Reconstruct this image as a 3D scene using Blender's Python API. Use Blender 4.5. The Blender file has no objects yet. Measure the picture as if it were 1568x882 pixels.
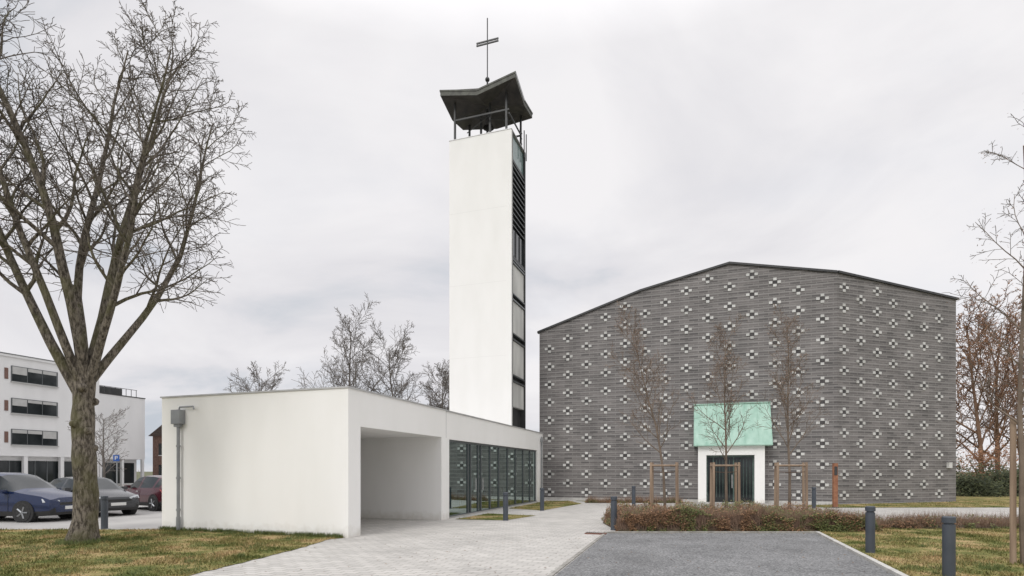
import bpy, math, random
from mathutils import Vector, Matrix, noise
R=math.radians
scene=bpy.context.scene
COL=scene.collection
ROT=math.atan2(-0.319,0.948)
E=Vector((math.cos(ROT),math.sin(ROT),0)); D=Vector((-math.sin(ROT),math.cos(ROT),0))

# ------------------------------------------------------------ materials
def newmat(name):
    m=bpy.data.materials.new(name); m.use_nodes=True
    nt=m.node_tree; b=nt.nodes['Principled BSDF']
    return m,nt,b
def N(nt,t,**k):
    n=nt.nodes.new(t)
    for a,v in k.items():
        if a in n.inputs: n.inputs[a].default_value=v
        else: setattr(n,a,v)
    return n
def L(nt,a,b): nt.links.new(a,b)
def c4(c): return (c[0],c[1],c[2],1)
def mat(name,c1,c2=None,scale=3.0,rough=0.8,bump=0.0,bscale=60,metal=0.0,spec=None,island=False,stretch=None,detail=6,lo=.35,hi=.65):
    m,nt,b=newmat(name)
    b.inputs['Roughness'].default_value=rough
    b.inputs['Metallic'].default_value=metal
    if spec is not None: b.inputs['Specular IOR Level'].default_value=spec
    tc=N(nt,'ShaderNodeTexCoord'); src=tc.outputs['Object']
    if stretch:
        mp=N(nt,'ShaderNodeMapping'); mp.inputs['Scale'].default_value=stretch; L(nt,src,mp.inputs[0]); src=mp.outputs[0]
    if c2 is None: b.inputs['Base Color'].default_value=c4(c1)
    else:
        cr=N(nt,'ShaderNodeValToRGB'); cr.color_ramp.elements[0].color=c4(c1); cr.color_ramp.elements[1].color=c4(c2)
        cr.color_ramp.elements[0].position=lo; cr.color_ramp.elements[1].position=hi
        if island:
            g=N(nt,'ShaderNodeNewGeometry'); L(nt,g.outputs['Random Per Island'],cr.inputs[0])
            cr.color_ramp.elements[0].position=0; cr.color_ramp.elements[1].position=1
        else:
            nz=N(nt,'ShaderNodeTexNoise',Scale=scale,Detail=detail); L(nt,src,nz.inputs['Vector']); L(nt,nz.outputs[0],cr.inputs[0])
        L(nt,cr.outputs[0],b.inputs['Base Color'])
    if bump>0:
        nb=N(nt,'ShaderNodeTexNoise',Scale=bscale,Detail=5.0); L(nt,src,nb.inputs['Vector'])
        bp=N(nt,'ShaderNodeBump',Strength=bump,Distance=0.02); L(nt,nb.outputs[0],bp.inputs['Height']); L(nt,bp.outputs[0],b.inputs['Normal'])
    return m

def plaster(name,base,dirt,streak=0.5):
    m,nt,b=newmat(name); b.inputs['Roughness'].default_value=.9
    tc=N(nt,'ShaderNodeTexCoord')
    mp=N(nt,'ShaderNodeMapping'); mp.inputs['Scale'].default_value=(1.0,1.0,.35); L(nt,tc.outputs['Object'],mp.inputs[0])
    n1=N(nt,'ShaderNodeTexNoise',Scale=1.1,Detail=7.0); L(nt,mp.outputs[0],n1.inputs['Vector'])
    cr=N(nt,'ShaderNodeValToRGB'); cr.color_ramp.elements[0].color=c4(dirt); cr.color_ramp.elements[1].color=c4(base)
    cr.color_ramp.elements[0].position=.25; cr.color_ramp.elements[1].position=.6
    L(nt,n1.outputs[0],cr.inputs[0])
    sp=N(nt,'ShaderNodeSeparateXYZ'); L(nt,tc.outputs['Object'],sp.inputs[0])
    n3=N(nt,'ShaderNodeTexNoise',Scale=5.0,Detail=5.0); L(nt,tc.outputs['Object'],n3.inputs['Vector'])
    ad=N(nt,'ShaderNodeMath',operation='MULTIPLY_ADD'); L(nt,n3.outputs[0],ad.inputs[0]); ad.inputs[1].default_value=.5; L(nt,sp.outputs[2],ad.inputs[2])
    mr=N(nt,'ShaderNodeMapRange'); L(nt,ad.outputs[0],mr.inputs[0]); mr.inputs[1].default_value=.2; mr.inputs[2].default_value=.55; mr.inputs[3].default_value=.5; mr.inputs[4].default_value=0
    mx=N(nt,'ShaderNodeMix',data_type='RGBA'); L(nt,mr.outputs[0],mx.inputs[0]); L(nt,cr.outputs[0],mx.inputs[6]); mx.inputs[7].default_value=(.50,.46,.38,1)
    L(nt,mx.outputs[2],b.inputs['Base Color'])
    n2=N(nt,'ShaderNodeTexNoise',Scale=130.0,Detail=3.0); L(nt,tc.outputs['Object'],n2.inputs['Vector'])
    bp=N(nt,'ShaderNodeBump',Strength=.25,Distance=.01); L(nt,n2.outputs[0],bp.inputs['Height']); L(nt,bp.outputs[0],b.inputs['Normal'])
    return m
M_white=plaster('white_render',(.90,.895,.875),(.86,.855,.83))
M_whiteb=plaster('white_render_far',(.80,.80,.80),(.75,.75,.75))
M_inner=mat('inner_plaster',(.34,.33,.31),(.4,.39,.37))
M_coping=mat('zinc_coping',(.45,.45,.45),(.55,.55,.55),rough=.5,metal=.3)
M_gray=mat('grey_metal',(.24,.25,.26),(.30,.31,.32),rough=.45,metal=.3)
M_dark=mat('dark_metal',(.03,.032,.034),(.05,.05,.05),rough=.5)
M_soffit=mat('roof_copper_dark',(.030,.028,.027),(.060,.053,.047),scale=2.5,rough=.6)
M_fascia=mat('roof_fascia',(.05,.05,.042),(.10,.105,.085),scale=4,rough=.6)
M_frame=mat('alu_frame',(.12,.13,.135),rough=.4,metal=.3)
M_boll=mat('bollard_paint',(.050,.060,.075),(.065,.075,.092),rough=.5,bump=.1)
M_conc=mat('concrete',(.42,.41,.39),(.55,.54,.51),scale=4,bump=.3)
M_panel=mat('tower_panel',(.50,.50,.48),(.66,.66,.63),scale=1.5,stretch=(1,1,.3))
def glassmat(name,tint,refl=.45,rough=.02):
    m,nt,b=newmat(name); nt.nodes.remove(b)
    out=[n for n in nt.nodes if n.type=='OUTPUT_MATERIAL'][0]
    gl=N(nt,'ShaderNodeBsdfGlossy',Roughness=rough); gl.inputs[0].default_value=(.80,.95,.92,1)
    tr=N(nt,'ShaderNodeBsdfTransparent'); tr.inputs[0].default_value=c4(tint)
    fr=N(nt,'ShaderNodeFresnel',IOR=1.7)
    ma=N(nt,'ShaderNodeMath',operation='ADD',use_clamp=True); L(nt,fr.outputs[0],ma.inputs[0]); ma.inputs[1].default_value=refl
    mx=N(nt,'ShaderNodeMixShader'); L(nt,ma.outputs[0],mx.inputs[0]); L(nt,tr.outputs[0],mx.inputs[1]); L(nt,gl.outputs[0],mx.inputs[2])
    L(nt,mx.outputs[0],out.inputs[0]); return m
M_glass=glassmat('window_glass',(.42,.52,.50),.34)
M_dglass=mat('dark_glass',(.012,.016,.018),(.03,.036,.038),scale=.7,rough=.06)
M_tealglass=mat('teal_glass',(.10,.16,.155),(.22,.30,.29),scale=3,rough=.15)

# ------------------------------------------------------------ mesh helpers
def empty(name,loc=(0,0,0),rot=0):
    e=bpy.data.objects.new(name,None); COL.objects.link(e); e.location=loc; e.rotation_euler=(0,0,rot); return e
class MB:
    def __init__(s): s.v=[]; s.f=[]; s.m=[]
    def box(s,x0,x1,y0,y1,z0,z1,mi=0):
        b=len(s.v)
        s.v+=[(x0,y0,z0),(x1,y0,z0),(x1,y1,z0),(x0,y1,z0),(x0,y0,z1),(x1,y0,z1),(x1,y1,z1),(x0,y1,z1)]
        for q in [(0,3,2,1),(4,5,6,7),(0,1,5,4),(1,2,6,5),(2,3,7,6),(3,0,4,7)]:
            s.f.append(tuple(b+i for i in q)); s.m.append(mi)
    def face(s,pts,mi=0):
        b=len(s.v); s.v+=[tuple(p) for p in pts]; s.f.append(tuple(range(b,b+len(pts)))); s.m.append(mi)
    def prism(s,pts,off,mi=0):
        off=Vector(off); n=len(pts); b=len(s.v)
        s.v+=[tuple(p) for p in pts]+[tuple(Vector(p)+off) for p in pts]
        s.f.append(tuple(b+i for i in range(n))); s.m.append(mi)
        s.f.append(tuple(b+n+i for i in reversed(range(n)))); s.m.append(mi)
        for i in range(n):
            j=(i+1)%n; s.f.append((b+i,b+n+i,b+n+j,b+j)); s.m.append(mi)
    def tube(s,pts,rad,sides=6,mi=0,cap=True):
        b=len(s.v); n=len(pts); pts=[Vector(p) for p in pts]
        prev=None
        for i,p in enumerate(pts):
            d=(pts[min(i+1,n-1)]-pts[max(i-1,0)])
            if d.length<1e-9: d=Vector((0,0,1))
            d.normalize()
            if prev is None:
                a=Vector((0,0,1)) if abs(d.z)<.9 else Vector((1,0,0))
                u=d.cross(a).normalized()
            else:
                u=(prev-d*prev.dot(d)).normalized()
            prev=u; w=d.cross(u); r=rad[i] if hasattr(rad,'__len__') else rad
            for k in range(sides):
                t=2*math.pi*k/sides; q=p+(u*math.cos(t)+w*math.sin(t))*r; s.v.append((q.x,q.y,q.z))
        for i in range(n-1):
            for k in range(sides):
                k2=(k+1)%sides
                s.f.append((b+i*sides+k,b+i*sides+k2,b+(i+1)*sides+k2,b+(i+1)*sides+k)); s.m.append(mi)
        if cap and sides>3:
            s.f.append(tuple(b+k for k in reversed(range(sides)))); s.m.append(mi)
            s.f.append(tuple(b+(n-1)*sides+k for k in range(sides))); s.m.append(mi)
    def obj(s,name,mats,parent=None,smooth=False,bevel=0,loc=None):
        me=bpy.data.meshes.new(name); me.from_pydata(s.v,[],s.f)
        if not isinstance(mats,(list,tuple)): mats=[mats]
        for m in mats: me.materials.append(m)
        me.polygons.foreach_set('material_index',s.m)
        if smooth: me.polygons.foreach_set('use_smooth',[True]*len(s.f))
        me.update(); o=bpy.data.objects.new(name,me); COL.objects.link(o)
        if parent: o.parent=parent
        if loc: o.location=loc
        if bevel>0:
            b=o.modifiers.new('b','BEVEL'); b.width=bevel; b.segments=2; b.limit_method='ANGLE'
        return o

# ------------------------------------------------------------ camera
cam=bpy.data.cameras.new('camera'); co=bpy.data.objects.new('camera',cam); COL.objects.link(co)
co.location=(0,0,1.7); co.rotation_euler=(R(90),0,0)
cam.sensor_width=36; cam.lens=36*860/1568; cam.shift_y=280/1568; cam.clip_end=3000
scene.camera=co

# ------------------------------------------------------------ world
w=bpy.data.worlds.new('World'); scene.world=w; w.use_nodes=True; nt=w.node_tree
for n in list(nt.nodes): nt.nodes.remove(n)
out=N(nt,'ShaderNodeOutputWorld')
sky=N(nt,'ShaderNodeTexSky'); sky.sky_type='NISHITA'; sky.sun_disc=False; sky.sun_elevation=R(38); sky.sun_rotation=R(212)
bg1=N(nt,'ShaderNodeBackground',Strength=.12); L(nt,sky.outputs[0],bg1.inputs[0])
tc=N(nt,'ShaderNodeTexCoord'); sp=N(nt,'ShaderNodeSeparateXYZ'); L(nt,tc.outputs['Generated'],sp.inputs[0])
zz=N(nt,'ShaderNodeMath',operation='MAXIMUM'); L(nt,sp.outputs[2],zz.inputs[0]); zz.inputs[1].default_value=0
za=N(nt,'ShaderNodeMath',operation='ADD'); L(nt,zz.outputs[0],za.inputs[0]); za.inputs[1].default_value=.34
dv=N(nt,'ShaderNodeVectorMath',operation='DIVIDE'); L(nt,tc.outputs['Generated'],dv.inputs[0])
cb=N(nt,'ShaderNodeCombineXYZ'); [L(nt,za.outputs[0],cb.inputs[i]) for i in range(3)]; L(nt,cb.outputs[0],dv.inputs[1])
mp=N(nt,'ShaderNodeMapping'); mp.inputs['Scale'].default_value=(1.0,1.3,1); mp.inputs['Rotation'].default_value=(0,0,.7); mp.inputs['Location'].default_value=(3.1,1.7,0); L(nt,dv.outputs[0],mp.inputs[0])
n1=N(nt,'ShaderNodeTexNoise',Scale=1.35,Detail=9.0,Roughness=.52,Distortion=.5); L(nt,mp.outputs[0],n1.inputs['Vector'])
gx=N(nt,'ShaderNodeMath',operation='MULTIPLY_ADD'); L(nt,sp.outputs[0],gx.inputs[0]); gx.inputs[1].default_value=.15; L(nt,n1.outputs[0],gx.inputs[2])
gz=N(nt,'ShaderNodeMath',operation='MULTIPLY_ADD'); L(nt,zz.outputs[0],gz.inputs[0]); gz.inputs[1].default_value=.12; L(nt,gx.outputs[0],gz.inputs[2])
cr=N(nt,'ShaderNodeValToRGB'); L(nt,gz.outputs[0],cr.inputs[0]); e=cr.color_ramp.elements
e[0].position=.34; e[0].color=(.55,.59,.65,1); e[1].position=.66; e[1].color=(.90,.885,.90,1)
x=e.new(.48); x.color=(.77,.76,.79,1)
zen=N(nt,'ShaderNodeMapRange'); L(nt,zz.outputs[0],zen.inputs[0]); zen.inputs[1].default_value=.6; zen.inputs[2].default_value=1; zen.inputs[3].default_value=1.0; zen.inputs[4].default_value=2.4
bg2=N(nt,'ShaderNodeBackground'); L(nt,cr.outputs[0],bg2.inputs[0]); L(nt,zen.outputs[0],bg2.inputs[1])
n2=N(nt,'ShaderNodeTexNoise',Scale=1.7,Detail=7.0); L(nt,mp.outputs[0],n2.inputs['Vector'])
cov=N(nt,'ShaderNodeMapRange'); L(nt,n2.outputs[0],cov.inputs[0]); cov.inputs[1].default_value=.3; cov.inputs[2].default_value=.5; cov.inputs[3].default_value=.88; cov.inputs[4].default_value=1
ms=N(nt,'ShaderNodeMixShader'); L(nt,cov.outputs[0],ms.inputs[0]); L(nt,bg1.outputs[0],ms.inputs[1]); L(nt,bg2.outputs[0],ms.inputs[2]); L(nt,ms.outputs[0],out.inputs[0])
sd=bpy.data.lights.new('sun','SUN'); sd.energy=1.45; sd.angle=R(25); sd.color=(1,.965,.92)
so=bpy.data.objects.new('sun',sd); COL.objects.link(so)
az=R(212); el=R(38); sv=Vector((math.sin(az)*math.cos(el),math.cos(az)*math.cos(el),math.sin(el)))
so.rotation_euler=sv.to_track_quat('Z','Y').to_euler(); so.location=(0,0,60)
scene.view_settings.view_transform='Standard'; scene.view_settings.look='None'; scene.view_settings.exposure=0

# ------------------------------------------------------------ ground
M_ground=mat('ground_mat',(.07,.085,.03),(.13,.12,.06),scale=.3)
def grassmat():
    m,nt,b=newmat('grass_mat'); b.inputs['Roughness'].default_value=.95; b.inputs['Specular IOR Level'].default_value=.1
    tc=N(nt,'ShaderNodeTexCoord')
    a=N(nt,'ShaderNodeTexNoise',Scale=.9,Detail=8.0,Roughness=.7); L(nt,tc.outputs['Object'],a.inputs['Vector'])
    cr=N(nt,'ShaderNodeValToRGB'); L(nt,a.outputs[0],cr.inputs[0]); e=cr.color_ramp.elements
    e[0].position=.38; e[0].color=(.085,.105,.030,1); e[1].position=.62; e[1].color=(.38,.275,.145,1); x=e.new(.49); x.color=(.20,.185,.07,1)
    f=N(nt,'ShaderNodeTexNoise',Scale=38.0,Detail=5.0,Roughness=.65); L(nt,tc.outputs['Object'],f.inputs['Vector'])
    mr=N(nt,'ShaderNodeMapRange'); L(nt,f.outputs[0],mr.inputs[0]); mr.inputs[1].default_value=.3; mr.inputs[2].default_value=.7; mr.inputs[3].default_value=.5; mr.inputs[4].default_value=1.4
    vm=N(nt,'ShaderNodeVectorMath',operation='SCALE'); L(nt,cr.outputs[0],vm.inputs[0])
    g=N(nt,'ShaderNodeNewGeometry'); m2=N(nt,'ShaderNodeMapRange'); L(nt,g.outputs['Random Per Island'],m2.inputs[0]); m2.inputs[3].default_value=.65; m2.inputs[4].default_value=1.5
    mm=N(nt,'ShaderNodeMath',operation='MULTIPLY'); L(nt,mr.outputs[0],mm.inputs[0]); L(nt,m2.outputs[0],mm.inputs[1]); L(nt,mm.outputs[0],vm.inputs['Scale'])
    L(nt,vm.outputs[0],b.inputs['Base Color'])
    bp=N(nt,'ShaderNodeBump',Strength=.6,Distance=.03); L(nt,f.outputs[0],bp.inputs['Height']); L(nt,bp.outputs[0],b.inputs['Normal'])
    return m
M_grass=grassmat()
def pavermat():
    m,nt,b=newmat('paver_mat'); b.inputs['Roughness'].default_value=.85
    tc=N(nt,'ShaderNodeTexCoord'); mp=N(nt,'ShaderNodeMapping'); mp.inputs['Rotation'].default_value=(0,0,-ROT); L(nt,tc.outputs['Object'],mp.inputs[0])
    br=N(nt,'ShaderNodeTexBrick',Scale=1.0); L(nt,mp.outputs[0],br.inputs['Vector'])
    br.inputs['Brick Width'].default_value=.30; br.inputs['Row Height'].default_value=.15; br.inputs['Mortar Size'].default_value=.007; br.inputs['Bias'].default_value=0
    br.inputs['Color1'].default_value=(.56,.54,.51,1); br.inputs['Color2'].default_value=(.46,.445,.42,1); br.inputs['Mortar'].default_value=(.25,.24,.21,1)
    nz=N(nt,'ShaderNodeTexNoise',Scale=.6,Detail=9.0,Roughness=.68); L(nt,tc.outputs['Object'],nz.inputs['Vector'])
    mr=N(nt,'ShaderNodeMapRange'); L(nt,nz.outputs[0],mr.inputs[0]); mr.inputs[1].default_value=.3; mr.inputs[2].default_value=.7; mr.inputs[3].default_value=.80; mr.inputs[4].default_value=1.08
    vm=N(nt,'ShaderNodeVectorMath',operation='SCALE'); L(nt,br.outputs[0],vm.inputs[0]); L(nt,mr.outputs[0],vm.inputs['Scale'])
    L(nt,vm.outputs[0],b.inputs['Base Color'])
    bp=N(nt,'ShaderNodeBump',Strength=.4,Distance=.004,invert=True); L(nt,br.outputs['Fac'],bp.inputs['Height']); L(nt,bp.outputs[0],b.inputs['Normal'])
    return m
M_paver=pavermat()
def asphaltmat():
    m,nt,b=newmat('asphalt_mat'); b.inputs['Roughness'].default_value=.9
    tc=N(nt,'ShaderNodeTexCoord')
    a=N(nt,'ShaderNodeTexVoronoi',Scale=38.0); L(nt,tc.outputs['Object'],a.inputs['Vector'])
    cr=N(nt,'ShaderNodeValToRGB'); L(nt,a.outputs['Color'],cr.inputs[0]); e=cr.color_ramp.elements
    e[0].position=.1; e[0].color=(.10,.103,.106,1); e[1].position=.9; e[1].color=(.31,.31,.31,1)
    nz=N(nt,'ShaderNodeTexNoise',Scale=.7,Detail=8.0,Roughness=.72); L(nt,tc.outputs['Object'],nz.inputs['Vector'])
    mr=N(nt,'ShaderNodeMapRange'); L(nt,nz.outputs[0],mr.inputs[0]); mr.inputs[1].default_value=.3; mr.inputs[2].default_value=.7; mr.inputs[3].default_value=.6; mr.inputs[4].default_value=1.15
    vm=N(nt,'ShaderNodeVectorMath',operation='SCALE'); L(nt,cr.outputs[0],vm.inputs[0]); L(nt,mr.outputs[0],vm.inputs['Scale'])
    L(nt,vm.outputs[0],b.inputs['Base Color'])
    bp=N(nt,'ShaderNodeBump',Strength=.5,Distance=.01); L(nt,a.outputs[0],bp.inputs['Height']); L(nt,bp.outputs[0],b.inputs['Normal'])
    return m
M_asph=asphaltmat()
M_lot=mat('car_park_mat',(.34,.33,.32),(.44,.43,.41),scale=.5,bump=.2)
def sheet(name,pts,z,m):
    b=MB(); b.face([(p[0],p[1],z) for p in pts]); return b.obj(name,m)
sheet('ground',[(-800,-800),(800,-800),(800,1500),(-800,1500)],0,M_ground)
sheet('paved_path',[(-14,-3),(20,-3),(40,16),(40,31),(12,34),(-12,34),(-14,16)],.004,M_paver)
sheet('car_park_pavement',[(-70,16.2),(-9.9,16.2),(-6,28),(-6,75),(-70,75)],.008,M_lot)
def wav(a,c,n,amp,seed):
    a=Vector((a[0],a[1],0)); c=Vector((c[0],c[1],0)); d=(c-a).normalized(); m_=Vector((-d.y,d.x,0)); o_=[]
    for i in range(n):
        q=a.lerp(c,i/n); q+=m_*amp*(noise.noise(Vector((i*.8,seed,0)))+.6*noise.noise(Vector((i*2.3,seed,5)))) if i else m_*0; o_.append((q.x,q.y))
    return o_
LG=[(-40,4)]+wav((-5.75,4),(-5.2,9.08),18,.06,1)+wav((-5.2,9.08),(-4.94,10.5),8,.06,2)+wav((-4.94,10.5),(-4.66,12.1),8,.06,3)+wav((-4.66,12.1),(-4.5,13.9),8,.05,4)+[(-4.5,13.9),(-4.2,14.18),(-10.1,16.19),(-40,16.19)]
sheet('lawn',LG,.014,M_grass)
RG=[(8.36,15.2),(6.32,9.08),(4.9,4.6),(40,4.6),(40,19.0),(12,18.9),(9,18.9)]
sheet('lawn',RG,.014,M_grass)
P1=[(-2.0,19.6),(-.25,19.2),(.9,21.2),(-.95,22.3)]
P2=[(-.15,25.3),(1.3,24.0),(3.6,29.0),(3.2,31.6),(1.9,31.6)]
sheet('lawn',P1,.014,M_grass); sheet('lawn',P2,.014,M_grass)
P3=[(13.3,27.2),(14.5,25.8),(40,26.2),(60,40),(26,40),(24.6,30.9),(16.4,28.3)]
sheet('lawn',P3,.014,M_grass)
P4=[(3.6,31.9),(7.6,30.5),(9.6,29.9),(9.7,29.3),(4.0,31.0)]
sheet('lawn',P4,.014,M_grass)
AS=[(-.6,4.9),(.70,9.08),(2.58,15.2),(8.2,15.2),(6.19,9.08),(4.8,4.7)]
sheet('asphalt_road',AS,.012,M_asph)
b=MB()
def strip(b,p,q,wd,z0,z1):
    p=Vector((p[0],p[1],0)); q=Vector((q[0],q[1],0)); d=(q-p).normalized(); n=Vector((-d.y,d.x,0))*wd/2
    L_=(q-p).length; k=max(1,int(L_/1.0))
    for i in range(k):
        a=p+(q-p)*(i/k)+d*.006; c=p+(q-p)*((i+1)/k)-d*.006
        pts=[a-n,a+n,c+n,c-n]
        b.prism([(v.x,v.y,z1) for v in reversed(pts)],(0,0,z0-z1))
strip(b,(8.29,15.25),(4.88,4.9),.10,0,.06)
b.obj('concrete_kerb',M_conc,bevel=.006)
b=MB(); strip(b,(-.66,4.9),(2.52,15.2),.08,0,.025); strip(b,(2.52,15.28),(8.3,15.28),.10,0,.05); b.obj('edging_kerb',mat('weathered_concrete',(.22,.21,.19),(.36,.35,.32),scale=5,bump=.3),bevel=.005)
b=MB(); b.box(-.28,.28,-.12,.12,.0,.03,0)
for i in range(9): b.box(-.25+i*.056,-.225+i*.056,-.1,.1,.03,.04,1)
o=b.obj('drain_grate',[mat('rust',(.16,.07,.05),(.22,.11,.08),scale=20),M_dark]); o.location=(2.25,15.1,0); o.rotation_euler=(0,0,ROT)

def inpoly(x,y,P):
    c=False; n=len(P)
    for i in range(n):
        x1,y1=P[i]; x2,y2=P[(i+1)%n]
        if (y1>y)!=(y2>y) and x<(x2-x1)*(y-y1)/(y2-y1)+x1: c=not c
    return c
def blades(b,P,box,n,h,rng):
    k=0
    while k<n:
        x=rng.uniform(box[0],box[1]); y=rng.uniform(box[2],box[3]); k+=1
        if not inpoly(x,y,P): continue
        den=noise.noise(Vector((x*.8,y*.8,3)))+.6*noise.noise(Vector((x*2.7,y*2.7,8)))
        if rng.random()>.6+den*.9: continue
        hh=h*rng.uniform(.4,1.2)*(1+den*.9); a=rng.uniform(0,6.28); wd=.007*rng.uniform(.8,1.8)
        ca,sa=math.cos(a)*wd,math.sin(a)*wd; lx=rng.uniform(-1,1)*hh*.7; ly=rng.uniform(-1,1)*hh*.7
        b.face([(x-ca,y-sa,.012),(x+ca,y+sa,.012),(x+lx,y+ly,.012+hh)])
M_tuft=mat('grass_tuft',(.055,.085,.02),(.16,.18,.06),island=True)
rng=random.Random(4)
b=MB()
blades(b,LG,(-16,-4.1,8,16.2),90000,.045,rng)
b.obj('grass_blades',M_grass)
b=MB()
for i in range(5000):
    t=rng.random(); q=Vector((-10.1,16.19,0)).lerp(Vector((-4.25,14.2,0)),t)-D*abs(rng.gauss(0,.06))
    if noise.noise(Vector((t*9,0,0)))<-.1 and rng.random()<.7: continue
    a=rng.uniform(0,6.28); hh=rng.uniform(.04,.15)
    b.face([(q.x-.008*math.cos(a),q.y-.008*math.sin(a),.01),(q.x+.008*math.cos(a),q.y+.008*math.sin(a),.01),(q.x+rng.uniform(-.05,.05),q.y+rng.uniform(-.05,.05),hh)])
for i in range(1500):
    a=rng.uniform(0,6.28); r=.30+abs(rng.gauss(0,.12)); x=-10.1+r*math.cos(a); y=13.2+r*math.sin(a)
    b.face([(x-.008,y,.01),(x+.008,y,.01),(x+rng.uniform(-.05,.05),y+rng.uniform(-.05,.05),rng.uniform(.05,.16))])
for k in range(170):
    if k<90: cx_=rng.uniform(-14,-5); cy_=rng.uniform(9,15.5); P_=LG
    else: cx_=rng.uniform(6.5,16); cy_=rng.uniform(9,16); P_=RG
    if not inpoly(cx_,cy_,P_): continue
    sz=rng.uniform(.06,.22)
    for i in range(50):
        x=cx_+rng.gauss(0,sz); y=cy_+rng.gauss(0,sz)
        if not inpoly(x,y,P_): continue
        b.face([(x-.007,y,.01),(x+.007,y,.01),(x+rng.uniform(-.06,.06),y+rng.uniform(-.06,.06),rng.uniform(.04,.10))])
b.obj('grass_tufts',M_tuft)
b=MB(); blades(b,RG,(5,18,8.5,18),90000,.045,rng); blades(b,P1,(-3,2,18,24),5000,.05,rng); blades(b,P2,(-1,4,23,32),9000,.05,rng)
blades(b,P3,(13,30,25.5,31),12000,.06,rng); b.obj('grass_blades',M_grass)
# fallen leaves and grit
b=MB()
for i in range(900):
    if i<350: x=rng.uniform(-14,-4.6); y=rng.uniform(8.5,16)
    elif i<600: x=rng.uniform(-4.5,9); y=rng.uniform(8.5,15.4)
    else: x=rng.uniform(2,15); y=15.45+rng.gauss(0,.45)
    s=rng.uniform(.012,.032); a=rng.uniform(0,6.28); z=.045 if i<350 else .02
    if i>=350 and x>8.3: z=.05
    b.face([(x+s*math.cos(a),y+s*math.sin(a),z),(x-s*.5*math.sin(a),y+s*.5*math.cos(a),z+.008),(x-s*math.cos(a),y-s*math.sin(a),z),(x+s*.5*math.sin(a),y-s*.5*math.cos(a),z+.004)])
b.obj('fallen_leaves',mat('fallen_leaf',(.09,.045,.02),(.30,.19,.10),island=True))

# ------------------------------------------------------------ low building
LB=empty('white_parish_building',(-4.14,14.2,0),ROT)
b=MB()
b.box(-6.29,0,0,.54,0,3.8)
b.box(-6.29,-6.0,.54,5.38,0,3.8)
b.box(-6.29,0,5.38,5.75,0,3.8)
b.box(-.3,0,.54,5.38,2.86,3.8)
b.box(-6.0,-.3,.54,5.38,2.86,3.7)
b.obj('carport_walls',M_white,LB)
b=MB()
b.box(-6.29,-.02,5.75,6.05,0,3.79)
b.box(-.32,-.02,6.05,17.3,2.82,3.79)
b.box(-6.0,-.32,6.05,17.3,2.9,3.7)
b.box(-6.29,-6.0,6.05,17.3,0,3.79)
b.box(-6.29,-.02,17.3,18.5,0,3.79)
b.obj('pavilion_walls',M_white,LB)
b=MB()
b.box(-6.33,.03,-.03,.1,3.80,3.84); b.box(-.1,.03,.1,5.75,3.80,3.84); b.box(-6.33,-6.2,.1,18.5,3.80,3.84); b.box(-.1,.015,5.76,18.53,3.795,3.835)
b.box(-6.2,-.1,.1,18.5,3.79,3.815)
b.obj('roof_coping',M_coping,LB)
b=MB(); b.box(-.001,.004,5.745,5.755,2.86,3.8); b.obj('wall_joint',M_gray,LB)
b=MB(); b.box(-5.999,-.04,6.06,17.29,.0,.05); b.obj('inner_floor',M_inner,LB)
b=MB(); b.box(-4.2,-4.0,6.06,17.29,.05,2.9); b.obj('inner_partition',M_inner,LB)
b=MB()
ys=[6.05,7.9,8.15,8.95,9.25,10.3,11.4,12.6,13.8,15.0,16.2,17.3]
for y in ys[:-1]: b.box(-.16,-.08,y,y+.07,.08,2.74)
b.box(-.16,-.08,17.23,17.3,.08,2.74)
b.box(-.17,-.07,6.05,17.3,2.74,2.818); b.box(-.17,-.07,6.05,17.3,.01,.08)
b.obj('window_frames',M_frame,LB)
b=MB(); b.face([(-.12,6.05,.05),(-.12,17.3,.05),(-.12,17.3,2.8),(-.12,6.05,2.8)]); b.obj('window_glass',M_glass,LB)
b=MB()
for y0,y1 in [(8.2,8.9),(12.65,12.95)]:
    n=16
    for i in range(n):
        a=y0+(y1-y0)*i/n; c=y0+(y1-y0)*(i+1)/n; xa=-.35+.04*(i%2); xc=-.35+.04*((i+1)%2)
        b.face([(xa,a,.08),(xc,c,.08),(xc,c,2.75),(xa,a,2.75)])
b.obj('curtain',mat('curtain',(.7,.7,.68)),LB)
b=MB(); b.box(-.06,-.03,8.6,8.63,.9,1.4); b.box(-.06,-.03,9.35,9.38,.9,1.4); b.obj('door_handle',M_coping,LB)
b=MB()
for y in (7.0,9.8,13.2,15.6): b.box(-2.6,-1.9,y,y+.9,.72,.76); b.box(-2.3,-2.2,y+.4,y+.5,.05,.72)
for y in (7.1,9.9,13.3,15.7):
    for x in (-2.9,-1.5): b.box(x-.2,x+.2,y+.2,y+.6,.43,.47); b.box(x-.2,x+.2,y+.57,y+.6,.47,.85); b.box(x-.02,x+.02,y+.38,y+.42,.05,.43)
b.obj('inner_furniture',mat('furniture_wood',(.3,.2,.12),(.4,.28,.17)),LB)
b=MB(); b.box(-5.72,-5.40,-.20,-.005,3.02,3.42); b.tube([(-5.52,-.1,3.42),(-5.5,-.1,3.5),(-5.0,-.1,3.5),(-4.97,-.1,3.42)],.025,8)
b.box(-5.66,-5.46,-.16,-.04,2.94,3.02)
b.tube([(-5.55,-.1,3.0),(-5.55,-.1,.08)],.045,12)
for z in (.6,1.5,2.4): b.tube([(-5.55,-.1,z-.03),(-5.55,-.1,z+.03)],.058,12)
b.tube([(-5.55,-.1,.4),(-5.55,-.1,0)],.058,12)
b.obj('downpipe',M_gray,LB,bevel=.004)
b=MB(); b.tube([(.06,18.0,3.6),(.06,18.0,.02)],.045,10); b.box(-.02,.12,17.92,18.08,3.3,3.5); b.obj('end_downpipe',M_gray,LB)

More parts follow.
